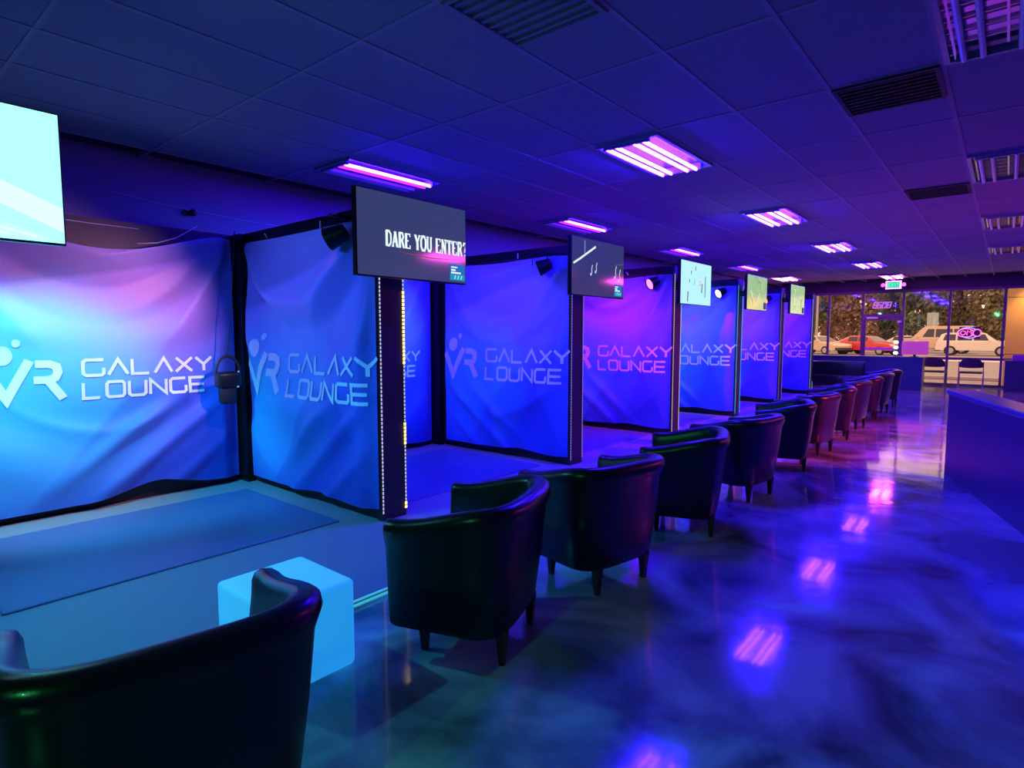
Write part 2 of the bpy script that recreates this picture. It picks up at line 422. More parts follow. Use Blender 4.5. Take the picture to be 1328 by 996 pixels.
def soft(t): return max(0.0, min(1.0, t))
def folds(u, v, sd):
    """outward relief of a slack banner: swags hung from the top corners, radiating creases, tight at both side hems"""
    a = 2*u-1
    ph = v - (.30+.05*math.sin(sd))*a*a
    win = math.sin(math.pi*soft(v*.95+.02))**.7*(1-abs(a)**4)
    d = .050*math.sin(2*math.pi*(1.9+.3*math.sin(sd*2))*ph+sd)*win
    d += .050*(1-abs(math.sin(math.pi*(2.6*ph+.3*sd))))**2*win
    pc = .68+.05*math.sin(sd*1.3)
    d += .38*max(0.0, min(ph-pc, .16))*(1-a*a) - .10*math.exp(-((ph-pc-.02)/.05)**2)*win*.4
    for cu, am in ((1.0, .055), (0.0, .035)):
        th = math.atan2(1.02-v, abs(u-cu)+.02); r = math.hypot(1.02-v, u-cu)
        d += am*(1-2*abs(math.sin(4.5*th+sd*1.7)))*math.exp(-((r-.38)/.26)**2)
    s_ = 1 if math.sin(sd*5) > -.2 else -1
    uu = u if s_ > 0 else 1-u
    for c, am in ((.55, .05), (.40, .045), (.22, .03)):
        q = (v+.71*uu-c)
        d += am*math.exp(-(q/.035)**2)*soft((.75-uu)*4)*soft((.50-v)*5)*soft(uu*6)
    k_ = math.exp(-((v-.46)/.13)**4)                # the printed band hangs flatter
    d *= 1-.72*k_
    e = soft(u/.035)*soft((1-u)/.08); e = e*e*(3-2*e)
    return max(.012, (d+.065)*e+.014)
def banner(name, label, side, s0, s1, z0, z1, sd, logo_s, logo_z, sc=1.0, hem=0.0, sag=.0, logo=True):
    """side: ('x', X) faces +x and runs along y; ('y', Y) faces -y and runs along x"""
    L_, Hh = s1-s0, z1-z0
    def P(s, z, extra=0):
        u = (s-s0)/L_; v = (z-z0)/Hh
        d = folds(soft(u), soft(v), sd)+extra
        return (side[1]+d, s, z) if side[0] == 'x' else (s, side[1]-d, z)
    def fn(u, v):
        zz = z0+v*Hh
        if hem: zz += hem*(1-v)**6*math.exp(-((u-.66)/.14)**2)
        if sag: zz -= sag*v**10*math.sin(math.pi*soft((u-.05)/.9))**1.5
        return P(s0+u*L_, zz)
    o = tag(G().grid(fn, 96, 80, uv=True).build(name, BANNER, smooth=True), label, 'banner', 'printed booth banners')
    if logo:
        for nm, Q in LOGO:
            g = G()
            for q in Q: g.poly([P(logo_s+p.x*sc, logo_z+p.y*sc, .008) for p in q])
            g.build(nm, LETTER, o)
    return o
# LED strips
LEDC = {'white': emat('led_white', (.55, .55, .95), 1.0), 'yellow': emat('led_yellow', (3.4, 2.3, .55), 1.0), 'teal': emat('led_teal', (.06, .75, .95), 1.0),
        'violet': emat('led_violet', (.35, .22, .95), .8), 'cool': emat('led_cool', (.45, .8, .95), 1.0), 'warm': emat('led_warm', (.75, .65, .55), 1.0)}
div_lab = ['black booth divider carrying the bright cyan screen', 'black booth divider carrying the DARE YOU ENTER screen', 'black booth divider carrying the dark screen with a white streak',
           'black booth divider carrying the white sketch screen', 'black booth divider with teal light strip, carrying the first map screen',
           'black booth divider carrying the last map screen', 'last black booth divider, without a screen, nearest the shop front']
strip_col = [('white', 'white'), ('white', 'white'), ('violet', 'violet'), ('warm', 'warm'), ('teal', 'teal'), ('violet', 'violet'), ('cool', 'cool')]
DIVS = []
for k in range(7):
    y0 = D_Y0+k*PITCH
    t = thing('booth_divider', div_lab[k], 'divider', (0, y0, .0352), group='booth dividers')
    G().box(XBK-.3, XFR-.03, .02, D_T-.02, 0, D_H-.035).build('panel', BLACK, t)
    G().box(XFR-.06, XFR, 0, D_T, 0, D_H-.035).build('end_cap', BLACK, t)
    for a in (0, D_T-.03): G().box(XBK-.3, XFR-.06, a, a+.03, D_H-.12, D_H-.035).build('top_rail', BLACKM, t)
    for s, yy in enumerate((.006, D_T-.006)):
        tp = G().box(XFR, XFR+.005, yy-.008, yy+.008, .05, D_H-.08).build('led_strip', BLACKM, t)
        runs = {}
        n = 74
        for i in range(n):
            z = .06+i*(D_H-.20)/n
            cc = strip_col[k][s]
            if k == 1 and s == 1 and (1.20 < z < 1.80 or .58 < z < .74 or z < .10): cc = 'yellow'
            if k == 6 and s == 1 and z > .3: continue
            runs.setdefault(cc, G()).box(XFR+.005, XFR+.010, yy-(.009 if cc == 'yellow' else .0045), yy+(.009 if cc == 'yellow' else .0045), z, z+.021)
        for cc, g in runs.items():
            b = g.build('led_beads', LEDC[cc], tp); b['kind'] = 'stuff'
    for (xx, zz) in ((-5.35, D_H-.10), (-4.45, D_H-.10), (-5.65, D_H-.17)):
        G().box(-.004, .004, -.004, .004, -.03, .03).xf(Matrix.Translation((xx, -.008, zz)) @ Matrix.Rotation(random.uniform(-.8, .8), 4, 'Y')).build('zip_tie', WHITEP, t)
    DIVS.append(t)
for k in range(6):
    ya = D_Y0+k*PITCH+D_T; yb = D_Y0+(k+1)*PITCH
    bp_ = tag(G().box(XBK-.22, XBK-.12, ya+.005, yb-.06, .0352, D_H-.01).build('booth_back_panel', BLACK),
        ['black back panel behind the bright cyan banner', 'black back panel behind the banner past the yellow light strip', 'black back panel of the magenta lit booth',
         'black back panel of the bright blue booth', 'black back panel of the violet booth', 'black back panel of the last booth'][k], 'panel', 'booth back panels')
    G().box(XBK-.12, XBK+.04, yb-.07, yb-.005, .0352, D_H-.01).build('corner_post', BLACKM, bp_)
bl = ['bright cyan and pink banner with white VR GALAXY LOUNGE logo', 'blue back banner seen past the yellow light strip', 'back banner of the magenta lit booth',
      'back banner of the bright blue booth', 'back banner of the violet booth', 'back banner of the last booth']
for k in range(6):
    ya = D_Y0+k*PITCH+D_T; yb = D_Y0+(k+1)*PITCH
    banner('booth_banner', bl[k], ('x', XBK-.10), ya+.02, yb-.10, .10, D_H-.06, 1.15+k*1.9, yb-2.035, .99, .86, hem=.10 if k == 0 else .05, sag=.22 if k == 0 else .1)
sl = ['', 'dim blue side banner beside the DARE YOU ENTER screen', 'deep blue side banner with a faint violet glow below its logo', 'magenta lit side banner of the third booth',
      'bright blue side banner beside the white sketch screen', 'violet side banner beside the first map screen', 'dim violet side banner in the last booth']
for k in range(1, 7):
    y0 = D_Y0+k*PITCH
    banner('booth_banner', sl[k], ('y', y0-.0), XBK+.11, XFR-.02, .13, D_H-.12, 2.3+k*1.37, -5.64, .975, .99, hem=.03, sag=.03)

# ------------------------------------------------------------------ par lamps (spots) in the booths
LENS = {}
def par_lamp(loc, target, col, power, label, angle=75, arm=None, lens=4.0, group='booth spot lamps', blend=.7, size=.035):
    d = (Vector(target)-Vector(loc)).normalized()
    t = thing('spot_lamp', label, 'lamp', loc, group=group)
    R = d.to_track_quat('-Z', 'Y').to_matrix().to_4x4()
    G().revolve((0, 0, 0), [(.02, .14), (.06, .13), (.075, .05), (.088, -.02), (.08, -.02), (.06, .02)], 16).xf(R).build('can', BLACKM, t, sharp=40)
    key = 'lens_%.2f_%.2f_%.2f' % col
    G().revolve((0, 0, 0), [(.001, -.012), (.045, -.016), (.078, -.008)], 16).xf(R).build('lens', emat(key, tuple(c*lens for c in col)), t)
    G().tube([(-.10, 0, .03), (-.10, 0, .17), (.10, 0, .17), (.10, 0, .03)], .006).build('bracket', BLACKM, t)
    if arm: G().box(-.012, .012, min(0, arm), max(0, arm), .165, .185).build('mount_arm', BLACKM, t)
    ld = bpy.data.lights.new('lamp_beam', 'SPOT'); ld.color = col; ld.energy = power; ld.spot_size = math.radians(angle); ld.spot_blend = blend; ld.shadow_soft_size = size
    lo = bpy.data.objects.new('lamp_beam', ld); COL.objects.link(lo); lo.parent = t
    lo.location = d*.03; lo.rotation_mode = 'QUATERNION'; lo.rotation_quaternion = d.to_track_quat('-Z', 'Y')
    return t
def Dn(k): return D_Y0+k*PITCH
# booth k lies between divider k and divider k+1; lamp on the near divider lights the far side banner, the other one the back banner
LA = [((.04, .16, 1.0), 190), ((.12, .08, 1.0), 260), ((.75, .06, 1.0), 200), ((.06, .20, 1.0), 320), ((.30, .12, 1.0), 200), ((.55, .08, 1.0), 150)]
LB = [((1.0, .42, .62), 190), ((.05, .35, 1.0), 190), ((1.0, .12, .95), 150), ((.55, .55, 1.0), 130), ((1.0, .12, .08), 130), ((1.0, .06, .12), 100)]
nb = ['cyan banner booth', 'deep blue banner booth', 'magenta lit booth', 'bright blue booth', 'violet booth', 'last booth']
lens_lab = ['pinkish', 'blue', 'pink', 'white and pink', 'glowing orange red', 'small red']
for k in range(6):
    ya = Dn(k)+D_T; yb = Dn(k+1)
    par_lamp((-4.0, ya+.16, 2.30), (-4.75, yb, 1.25), LA[k][0], LA[k][1], arm=-.155, label='blue beam spot lamp on the near side of the %s' % nb[k] if k != 2 else 'magenta beam spot lamp on the near side of the magenta lit booth')
    par_lamp((-3.95, yb-.245, 2.22), (-5.7, ya+.9, 1.35) if k < 2 else (-5.1, ya+.1, 1.2), LB[k][0], LB[k][1], arm=.235, label='%s spot lamp on the far side of the %s' % (lens_lab[k], nb[k]))
par_lamp((-4.75, Dn(0)+D_T+.18, 2.30), (-5.75, 1.45, .75), (.05, .66, 1.0), 260, arm=-.175, label='cyan spot lamp lighting the bright cyan banner', angle=80)
par_lamp((-4.35, Dn(0)+D_T+.18, 2.30), (-3.2, 1.75, 0), (.02, .50, .75), 130, arm=-.175, label='added teal fill lamp tinting the platform of the first booth', angle=100)  # added fill lamp, unseen, put in to turn the platform teal
par_lamp((-3.9, Dn(6)+D_T+.16, 2.30), (-3.2, 20, .5), (.10, .65, 1.0), 30, arm=-.155, label='small teal spot lamp at the top of the last divider', angle=70)
par_lamp((-.6, YB+.12, 2.75), (-1.6, .9, .7), (.08, 1.0, .30), 150, 'green spot lamp on the wall behind the lounge', angle=60, group='wall wash lamps')
# red wash over the far aisle from the side wall
par_lamp((3.3, 9.8, 2.5), (-1.3, 9.8, .0), (1.0, .04, .13), 2200, 'red wash lamp on the side wall opposite the violet booth', angle=70, group='wall wash lamps')

# ------------------------------------------------------------------ wall screens
def slab(ch, x, y, wd, ht, st):
    V_ = lambda a, b: (x+a*wd, y+b*ht); Q = []
    def st_(pl, w_=st, cl=False):
        Q.extend(ribbon([V_(*p) for p in pl], w_, .2, cl))
    sw = st*.42
    def serif(a, b, half=.20): st_([(a-half, b), (a+half, b)], sw)
    if ch == 'D': st_([(.2, 0), (.2, 1)]); st_([(.1, .97), (.6, .97), (.88, .78), (.9, .5), (.88, .22), (.6, .03), (.1, .03)], st*.7)
    if ch == 'A': st_([(.12, 0), (.5, 1)], st*.6); st_([(.48, 1), (.85, 0)]); st_([(.25, .33), (.72, .33)], sw); serif(.12, .02); serif(.85, .02)
    if ch == 'R': st_([(.2, 0), (.2, 1)]); st_([(.1, .97), (.65, .97), (.82, .76), (.65, .52), (.2, .52)], st*.7); st_([(.55, .52), (.88, .02)], st*.9); serif(.2, .02); serif(.9, .02, .12)
    if ch == 'E': st_([(.2, 0), (.2, 1)]); st_([(.05, .97), (.88, .97), (.88, .78)], sw); st_([(.2, .52), (.65, .52)], sw); st_([(.05, .03), (.9, .03), (.9, .24)], sw)
    if ch == 'Y': st_([(.12, 1), (.5, .48)]); st_([(.88, 1), (.5, .48)], st*.6); st_([(.5, .5), (.5, 0)]); serif(.12, .98); serif(.88, .98); serif(.5, .02)
    if ch == 'O': st_([(.3, .97), (.7, .97), (.92, .72), (.92, .28), (.7, .03), (.3, .03), (.08, .28), (.08, .72)], st*.85, True)
    if ch == 'U': st_([(.2, 1), (.2, .22), (.4, .03), (.65, .03), (.82, .22), (.82, 1)], st*.8); serif(.2, .98); serif(.82, .98)
    if ch == 'N': st_([(.18, 0), (.18, 1)], st*.6); st_([(.18, 1), (.82, 0)]); st_([(.82, 0), (.82, 1)], st*.6); serif(.18, .02); serif(.82, .98)
    if ch == 'T': st_([(.5, 0), (.5, 1)]); st_([(.08, .78), (.08, .97), (.92, .97), (.92, .78)], sw); serif(.5, .02)
    if ch == '?': st_([(.15, .75), (.25, .95), (.6, .97), (.75, .78), (.5, .5), (.45, .3)], st*.7); Q.extend(disc_quads(x+.45*wd, y+.08*ht, .1*wd, .09*ht, 8))
    return Q
TVW, TVH, TVX = 1.06, .60, -3.42
def tv(k, yc, zc, screen_mat, label):
    t = thing('wall_screen', label, 'television', (TVX, yc, zc), group='screens on the divider ends')
    G().rbox(-.05, -.002, -TVW/2, TVW/2, -TVH/2, TVH/2, .006, 2).build('bezel', BLACKM, t)
    G().box(-.002, .0, -TVW/2+.008, TVW/2-.008, -TVH/2+.010, TVH/2-.008).build('screen', screen_mat, t)
    dy = Dn(k)+D_T/2-yc
    G().box(XFR-TVX, -.05, dy-.03, dy+.03, -.05, .05).build('mount_arm', BLACKM, t); G().box(-.07, -.05, -.15, .15, -.12, .12).build('mount_plate', BLACKM, t)
    return t
def art(t, name, Q, m, dx=.002):
    g = G()
    for q in Q: g.poly([(dx, p[0], p[1]) for p in q])
    return g.build(name, m, t)
def rect(a0, b0, a1, b1): return [Vector((a0, b0)), Vector((a1, b0)), Vector((a1, b1)), Vector((a0, b1))]
def scr(name, e, rough=.12):
    return mat(name, (.01, .01, .012), rough, emis=e, estr=1.0, spec=.5)
TVY = [Dn(k)+D_T/2 for k in range(6)]
ZT = 2.215
t0 = tv(0, TVY[0]-.06, ZT, scr('screen_cyan', (.50, 1.6, 1.9)), 'big bright cyan white screen over the white cube')
art(t0, 'screen_image', [[Vector(p) for p in ((-.5, .10), (.10, -.05), (.52, -.24), (.52, -.13), (.10, .05), (-.5, .22))]], emat('img_pale', (.80, 1.9, 1.9)))
art(t0, 'screen_image', [[Vector(p) for p in ((-.5, -.02), (.05, -.12), (.50, -.285), (-.5, -.285))]], emat('img_lilac', (.60, 1.0, 1.9)), .003)
for q in range(3):
    art(t0, 'screen_image', ribbon([(-.45, -.08-q*.05), (.42-q*.1, -.27)], .012, 2), emat('img_streak', (.8, 1.3, 1.2)), .004)
art(t0, 'screen_image', [[Vector(p) for p in ((-.5, .24), (.2, .14), (.22, .285), (-.5, .285))]], emat('img_white', (.72, 1.9, 1.8)))
t1 = tv(1, TVY[1]+.02, ZT-.01, scr('screen_grey', (.035, .048, .15), .08), 'grey screen reading DARE YOU ENTER in white letters')
x = -.285
for ch in 'DARE YOU ENTER?':
    if ch == ' ': x += .034; continue
    art(t1, 'letter', [[Vector((min(p[0], .519), p[1])) for p in q] for q in slab(ch, x, -.075, .054, .108, .021)], emat('img_text', (.85, 1.0, 1.1))); x += .0588
art(t1, 'screen_image', [[Vector(p) for p in ((-.20, -.105), (.15, -.118), (.5, -.108), (.15, -.126))]], emat('img_red', (.45, .05, .03)))
def widget(t, a0=.345, b0=-.275, wd=.165, ht=.13):
    art(t, 'screen_image', [rect(a0, b0, a0+wd, b0+ht)], emat('img_blue', (.02, .16, .55)))
    art(t, 'screen_image', [rect(a0, b0+.005, a0+wd, b0+.05)], emat('img_teal', (.02, .30, .50)), .003)
    art(t, 'screen_image', [rect(a0+.012, b0+ht-.030, a0+.08, b0+ht-.020), rect(a0+.012, b0+ht-.055, a0+.06, b0+ht-.040), rect(a0+.012, b0+ht-.075, a0+.12, b0+ht-.062)], emat('img_text', (.85, 1.0, 1.1)), .004)
    art(t, 'screen_image', sum([ribbon([(a0+.05+i*.035, b0+.012), (a0+.06+i*.035, b0+.042)], .012, 1) for i in range(3)], []), emat('img_cyan', (.25, .9, 1.0)), .004)
widget(t1)
t2 = tv(2, TVY[2], ZT-.01, scr('screen_slate', (.030, .036, .085), .08), 'dark screen with a white diagonal streak and note like squiggles')
art(t2, 'screen_image', ribbon([(-.50, .02), (-.38, .075), (-.08, .225)], .022, .1), emat('img_pale2', (.75, .9, 1.1)))
art(t2, 'screen_image', ribbon([(-.29, .27), (-.29, .12)], .010, .5), emat('img_grey', (.35, .4, .6)))
for (a, b, s) in ((-.17, -.07, 1), (-.08, -.04, 1), (.32, -.07, 1.3), (.41, -.10, 1.3)):
    art(t2, 'screen_image', ribbon([(a, b), (a+.02*s, b+.02), (a+.015*s, b+.06*s), (a+.03*s, b+.10*s)], .013, .05)+disc_quads(a, b, .014, .014, 8), emat('img_note', (.55, .65, .8)))
art(t2, 'screen_image', [[Vector(p) for p in ((.26, .06), (.51, .08), (.51, .10))]], emat('img_haze', (.03, .12, .22)))
widget(t2, .32)
t3 = tv(3, TVY[3], ZT, scr('screen_white', (.50, .92, 1.05)), 'white screen with small scattered sketch marks')
dk = emat('img_dark', (.05, .12, .2))
for (a, b, l, wd) in ((-.30, -.26, .14, .03), (.30, -.18, .30, .025), (.18, -.12, .13, .03), (-.2, .12, .05, .02), (-.05, .18, .06, .02), (-.25, .0, .05, .02), (-.08, -.02, .08, .012)):
    art(t3, 'screen_image', ribbon([(a, b), (a+.01, b+l)], wd, 1), dk)
art(t3, 'screen_image', ribbon([(.08, .02), (.14, .05), (.15, .0), (.09, -.02)], .012, .1, True), emat('img_pink', (.9, .25, .45)))
def mapscreen(k, dy, base, label):
    t = tv(k, TVY[k]+dy, ZT+.01, scr('screen_map_%d' % k, base), label)
    rr = random.Random(k)
    for i in range(16):
        a, b = rr.uniform(-.45, .45), rr.uniform(-.24, .20)
        art(t, 'screen_image', ribbon([(a, b), (a+rr.uniform(-.08, .08), b+rr.uniform(.03, .10)), (a+rr.uniform(-.1, .1), b+rr.uniform(.08, .16))], rr.uniform(.008, .02), .2),
            emat('img_map%d' % (i % 3), [(.14, .26, .10), (.75, .85, .55), (.25, .38, .22)][i % 3]))
    art(t, 'screen_image', [rect(.34, -.27, .5, -.15)], emat('img_navy', (.05, .06, .2)))
    return t
mapscreen(4, .05, (.36, .56, .26), 'yellow green map screen beside the white sketch screen')
mapscreen(5, .05, (.38, .58, .24), 'yellow green map screen nearest the shop front')

# ------------------------------------------------------------------ tub chairs
def make_tub(label):
    t = thing('tub_chair', label, 'chair', group='tub chairs along the aisle')
    # plan of the shell: half arm - back - other arm, chair faces +x
    st = []
    W, XA = .348, .28
    for k in range(7): st.append((XA-(XA+.02)*k/7, W+.0*k, 1.0))
    nb_ = 26
    for k in range(nb_+1):
        a = math.pi/2+math.pi*k/nb_
        ca, sa = math.cos(a), math.sin(a)
        e = 2/3.4
        st.append((-.02+.24*math.copysign(abs(ca)**e, ca), W*math.copysign(abs(sa)**e, sa), 1.0))
    for k in range(6, -1, -1): st.append((XA-(XA+.02)*k/7, -W, 1.0))
    n = len(st); rings = []
    for k, (x, y, q) in enumerate(st):
        xa, ya = st[max(k-1, 0)][:2]; xb, yb = st[min(k+1, n-1)][:2]
        d = Vector((xb-xa, yb-ya)).normalized(); nn = Vector((d.y, -d.x))          # outward normal
        if nn.dot(Vector((x+.02, y))) < 0 and abs(y) > .01 and False: nn = -nn
        bk = soft((.26-x)/.48); bk = bk*bk*(3-2*bk)
        zt = .675+.085*bk
        fl = .6+.4*bk
        prof = [(-.045+.01, .15), (.010, .15), (.022, .19), (.030, .42), (.034, zt-.12), (.046, zt-.085), (.058*(.8+.2*fl), zt-.05), (.052, zt-.022), (.03, zt-.004),
                (.0, zt), (-.028, zt-.010), (-.040, zt-.035), (-.042, zt-.08), (-.045, .45), (-.045, .30)]
        f = 0 if 0 < k < n-1 else 1
        ring = []
        for (o_, z) in prof:
            taper = -.045*(1-soft((z-.15)/.45))
            ring.append((x+nn.x*(o_+taper), y+nn.y*(o_+taper), z))
        rings.append(ring)
    # rounded arm fronts
    def endcap(ring, dx, sc_):
        c = Vector((0, 0, 0))
        for p in ring: c += Vector(p)
        c /= len(ring)
        return [(p[0]+dx, c.y+(p[1]-c.y)*sc_, c.z+(p[2]-c.z)*(1-(1-sc_)*.12)) for p in ring]
    rings = [endcap(rings[0], .030, .45), endcap(rings[0], .020, .82)]+rings+[endcap(rings[-1], .020, .82), endcap(rings[-1], .030, .45)]
    G().loops(rings).build('shell', LEATHER, t, sharp=50)
    G().rbox(-.19, .292, -.29, .29, .30, .46, .035, 3).build('seat_cushion', LEATHER, t, sharp=50)
    G().rbox(-.17, .262, -.27, .27, .15, .31, .012, 2).build('front_rail', LEATHER, t, sharp=50)
    for sx in (-.20, .195):
        for sy in (-.205, .205):
            G().loops([[(sx+a*r, sy+b*r, z) for a, b in ((-1, -1), (1, -1), (1, 1), (-1, 1))] for r, z in ((.013, 0), (.024, .15), (.024, .17))]).build('leg', LEGW, t)
    return t
chairs = [  # x, y, facing angle (deg, measured from +x), label
    (-1.77, .60, 169, 'black leather tub chair beside the large white cube, nearest the bright cyan screen'),
    (-1.95, 2.08, 200, 'black leather tub chair standing in front of the DARE YOU ENTER divider'),
    (-1.90, 3.10, 168, 'black tub chair whose back touches the view of the one before the DARE YOU ENTER divider'),
    (-1.88, 4.38, 199, 'black tub chair in front of the deep blue banner booth, far seat of its pair'),
    (-1.88, 5.60, 171, 'black tub chair at the divider of the white streak screen'),
    (-1.90, 7.10, 197, 'black tub chair in front of the magenta lit booth, far seat of its pair'),
    (-1.92, 8.28, 172, 'black tub chair at the divider of the white sketch screen'),
    (-1.94, 9.60, 196, 'red lit tub chair in front of the bright blue booth, far seat of its pair'),
    (-1.96, 10.85, 174, 'red lit tub chair at the divider of the first map screen'),
    (-1.96, 12.15, 194, 'tub chair in front of the violet booth, far seat of its pair'),
    (-1.98, 13.45, 175, 'tub chair at the divider of the last map screen'),
    (-2.0, 14.85, 194, 'last tub chair of the row, nearest the far navy desk')]
chairs[2] = (*chairs[2][:3], 'black tub chair just past the DARE YOU ENTER divider, near seat of the next booth')
proto = make_tub(chairs[0][3])
for i, (x, y, a, lb) in enumerate(chairs):
    c = proto if i == 0 else copy_tree(proto)
    c.location = (x, y, 0); c.rotation_euler = (0, 0, math.radians(a)); c['label'] = lb

# ------------------------------------------------------------------ light cubes
GLOW = [mat('glow_cube_cyan', (.75, .8, .82), .45, emis=(.012, .26, .70), estr=1.0), mat('glow_cube_sky', (.75, .8, .82), .45, emis=(.01, .12, .45), estr=1.0), mat('glow_cube_violet', (.75, .8, .82), .45, emis=(.12, .04, .4), estr=1.0)]
cl = ['large white glowing cube table beside the chair under the cyan screen', 'glowing cube table between the chairs of the deep blue banner booth', 'glowing cube table between the chairs of the magenta lit booth',
      'glowing cube table in front of the bright blue booth']
for k in range(4):
    tag(G().rbox(-.225, .225, -.21, .21, 0, .40, .022, 3).build('cube_table', GLOW[min(k, 2)], loc=(-2.44, 1.33+k*PITCH, 0), sharp=30), cl[k], 'cube table', 'glowing cube tables')

# ------------------------------------------------------------------ headset, cords, sensor in the first booth
h = thing('vr_headset', 'dark headset bundle hanging in the corner of the first booth', 'headset', (-5.52, Dn(1)-.33, 1.10))
g = G().rbox(-.09, .07, -.10, .10, -.09, .06, .035, 3).build('visor', BLACKM, h, sharp=40)
G().rbox(-.06, .04, -.08, .07, -.24, -.06, .03, 2).build('face_pad', BLACK, h, sharp=40)
G().tube([(.0, -.11*math.cos(a), .05+.15*math.sin(a)) for a in [math.pi*k/12 for k in range(13)]], .014).build('head_strap', BLACK, h)
G().tube([(-.02, .0, .19), (-.03, .05, .5), (-.04, .10, 1.0), (-.06, .14, 1.36)], .006).build('cable', BLACKM, h)
for (a, b) in ((.06, -.08), (.07, .06)): G().sphere((.075, a*.9, b), .01, n=8, m=5).build('sensor_dot', WHITEP, h)
h2 = tag(G().sphere((0, 0, 0), .035, n=14, m=8).build('sensor_camera', BLACKM, loc=(XW+.05, 2.58, 2.71)), 'small dark round sensor on the wall cord', 'sensor')
G().cyl((-.05, 0, 0), (0, 0, 0), .012, n=8).build('stem', BLACKM, h2)
def cord(label, pts, r=.0028, m=None):
    return tag(G().tube(pts, r).build('cord', m or mat('pale_cord', (.6, .6, .65), .6)), label, 'cord')
cord('pale cord stretched along the wall above the first booth', [(XW+.012, 1.9, 2.80), (XW+.012, 2.3, 2.755), (XW+.012, 3.0, 2.72), (XW+.012, 4.0, 2.70)])
cord('slack white cord hanging over the top edge of the cyan banner', [(XBK-.05, 2.42, D_H+.02), (XBK+.02, 2.32, 2.44), (XBK+.04, 2.2, 2.36), (XBK+.03, 2.05, 2.30), (XBK+.0, 1.9, 2.28)], .003)
cord('thin pale cord lying on the black rail above the cyan banner', [(XBK-.1, 1.2, 2.43), (XBK-.1, 1.6, 2.42), (XBK-.1, 1.95, 2.42)], .003)

# ------------------------------------------------------------------ counters and desks
ang = math.radians(-73.5)
ct = thing('bar_counter', 'long dark navy bar counter with a lighter top edge', 'counter', (-.46, 7.90, 0), ang)
G().box(0, 4.6, 0, .14, 0, .86).build('front_panel', NAVY, ct); G().box(-.0, 4.6, .14, .75, .0, .70).build('inner_desk', NAVY, ct)
G().rbox(-.02, 4.6, -.015, .24, .86, .91, .008, 2).build('top_cap', NAVYTOP, ct); G().box(.02, 4.6, .24, .78, .70, .73).build('desk_top', NAVY, ct)
fd = thing('reception_desk', 'dark navy reception desk in front of the shop front glazing', 'desk', (-3.2, 19.1, 0))
G().box(-1.5, 1.48, 0, .08, 0, .86).build('front_panel', NAVY, fd); G().rbox(-1.52, 1.50, -.02, .65, .86, .90, .006, 1).build('worktop', NAVY, fd)
for s in (-1.5, 1.42): G().box(s, s+.06, .08, .62, 0, .86).build('side_panel', NAVY, fd)
mo = thing('monitor', 'pink lit monitor standing on the reception desk', 'monitor', (-1.93, 19.35, .90))
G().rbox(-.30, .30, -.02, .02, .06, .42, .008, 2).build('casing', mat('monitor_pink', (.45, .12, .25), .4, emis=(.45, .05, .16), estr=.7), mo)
G().box(-.03, .03, -.01, .03, .01, .08).build('stand', BLACKM, mo); G().box(-.10, .10, -.07, .07, 0, .012).build('foot', BLACKM, mo)
lt = thing('desk_lamp', 'stack of small green white glowing lights on the reception desk', 'lamp', (-2.36, 19.3, .90))
G().cyl((0, 0, 0), (0, 0, .42), .012, n=8).build('stem', BLACKM, lt); G().cyl((0, 0, 0), (0, 0, .015), .06, n=12).build('base', BLACKM, lt)
for z in (.10, .25, .39): G().sphere((0, -.02, z), .06, .04, .045, n=12, m=7).build('bulb', emat('greenwhite', (1.6, 2.4, 1.5)), lt)
rd = thing('side_desk', 'dark navy side desk standing by the right end of the glazing', 'desk', (-.03, 20.2, 0))
G().box(0, 1.4, 0, .06, 0, .80).build('front_panel', NAVY, rd); G().box(0, .05, .06, .6, 0, .80).build('side_panel', NAVY, rd); G().rbox(-.01, 1.4, -.01, .6, .80, .83, .006, 1).build('worktop', NAVYTOP, rd)
tag(G().rbox(.14, .60, .12, .42, 0, .14, .01, 2).build('storage_box', mat('violet_box', (.25, .12, .45), .5), loc=(-.03, 20.2, .83)), 'low violet box lying on the side desk', 'box')
lo_ = thing('low_sofa', 'low dark bench behind the last divider', 'bench', (-3.6, 17.9, 0))
G().rbox(-.7, .7, -.25, .25, .15, .42, .04, 2).build('seat', LEATHER, lo_, sharp=40); G().rbox(-.7, .7, .20, .34, .30, .78, .05, 3).build('backrest', LEATHER, lo_, sharp=40)
for sx in (-.6, .6):
    for sy in (-.18, .22): G().cyl((sx, sy, 0), (sx, sy, .16), .015, .022, n=8).build('leg', LEGW, lo_)
def side_chair(x, y, rz, label):
    t = thing('waiting_chair', label, 'chair', (x, y, 0), rz, 'waiting chairs at the glazing')
    CH = mat('grey_steel', (.35, .30, .38), .35, metal=.6); PAD = mat('black_pad', (.03, .02, .05), .6)
    G().rbox(-.25, .25, -.24, .22, .42, .47, .02, 2).build('seat', PAD, t, sharp=40)
    pts = lambda z, b: [(a*.26, .24+.05*(1-a*a), z+b*(1-abs(a)**3)) for a in [-1+2*k/12 for k in range(13)]]
    lo, hi = pts(.60, -.02), pts(.72, .14)
    g = G().loops([[lo[k], (lo[k][0], lo[k][1]+.035, lo[k][2]), (hi[k][0], hi[k][1]+.055, hi[k][2]), (hi[k][0], hi[k][1]+.02, hi[k][2])] for k in range(13)])
    g.build('backrest', PAD, t, sharp=40)
    for s in (-1, 1):
        G().tube([(s*.27, -.24, 0), (s*.27, -.22, .45), (s*.27, .20, .48)], .012).build('front_leg', CH, t)
        G().tube([(s*.27, .30, 0), (s*.27, .22, .46), (s*.27, .27, .76)], .012).build('rear_leg', CH, t)
    G().tube([(-.27, .2, .46), (.27, .2, .46)], .011).build('cross_bar', CH, t)
    return t
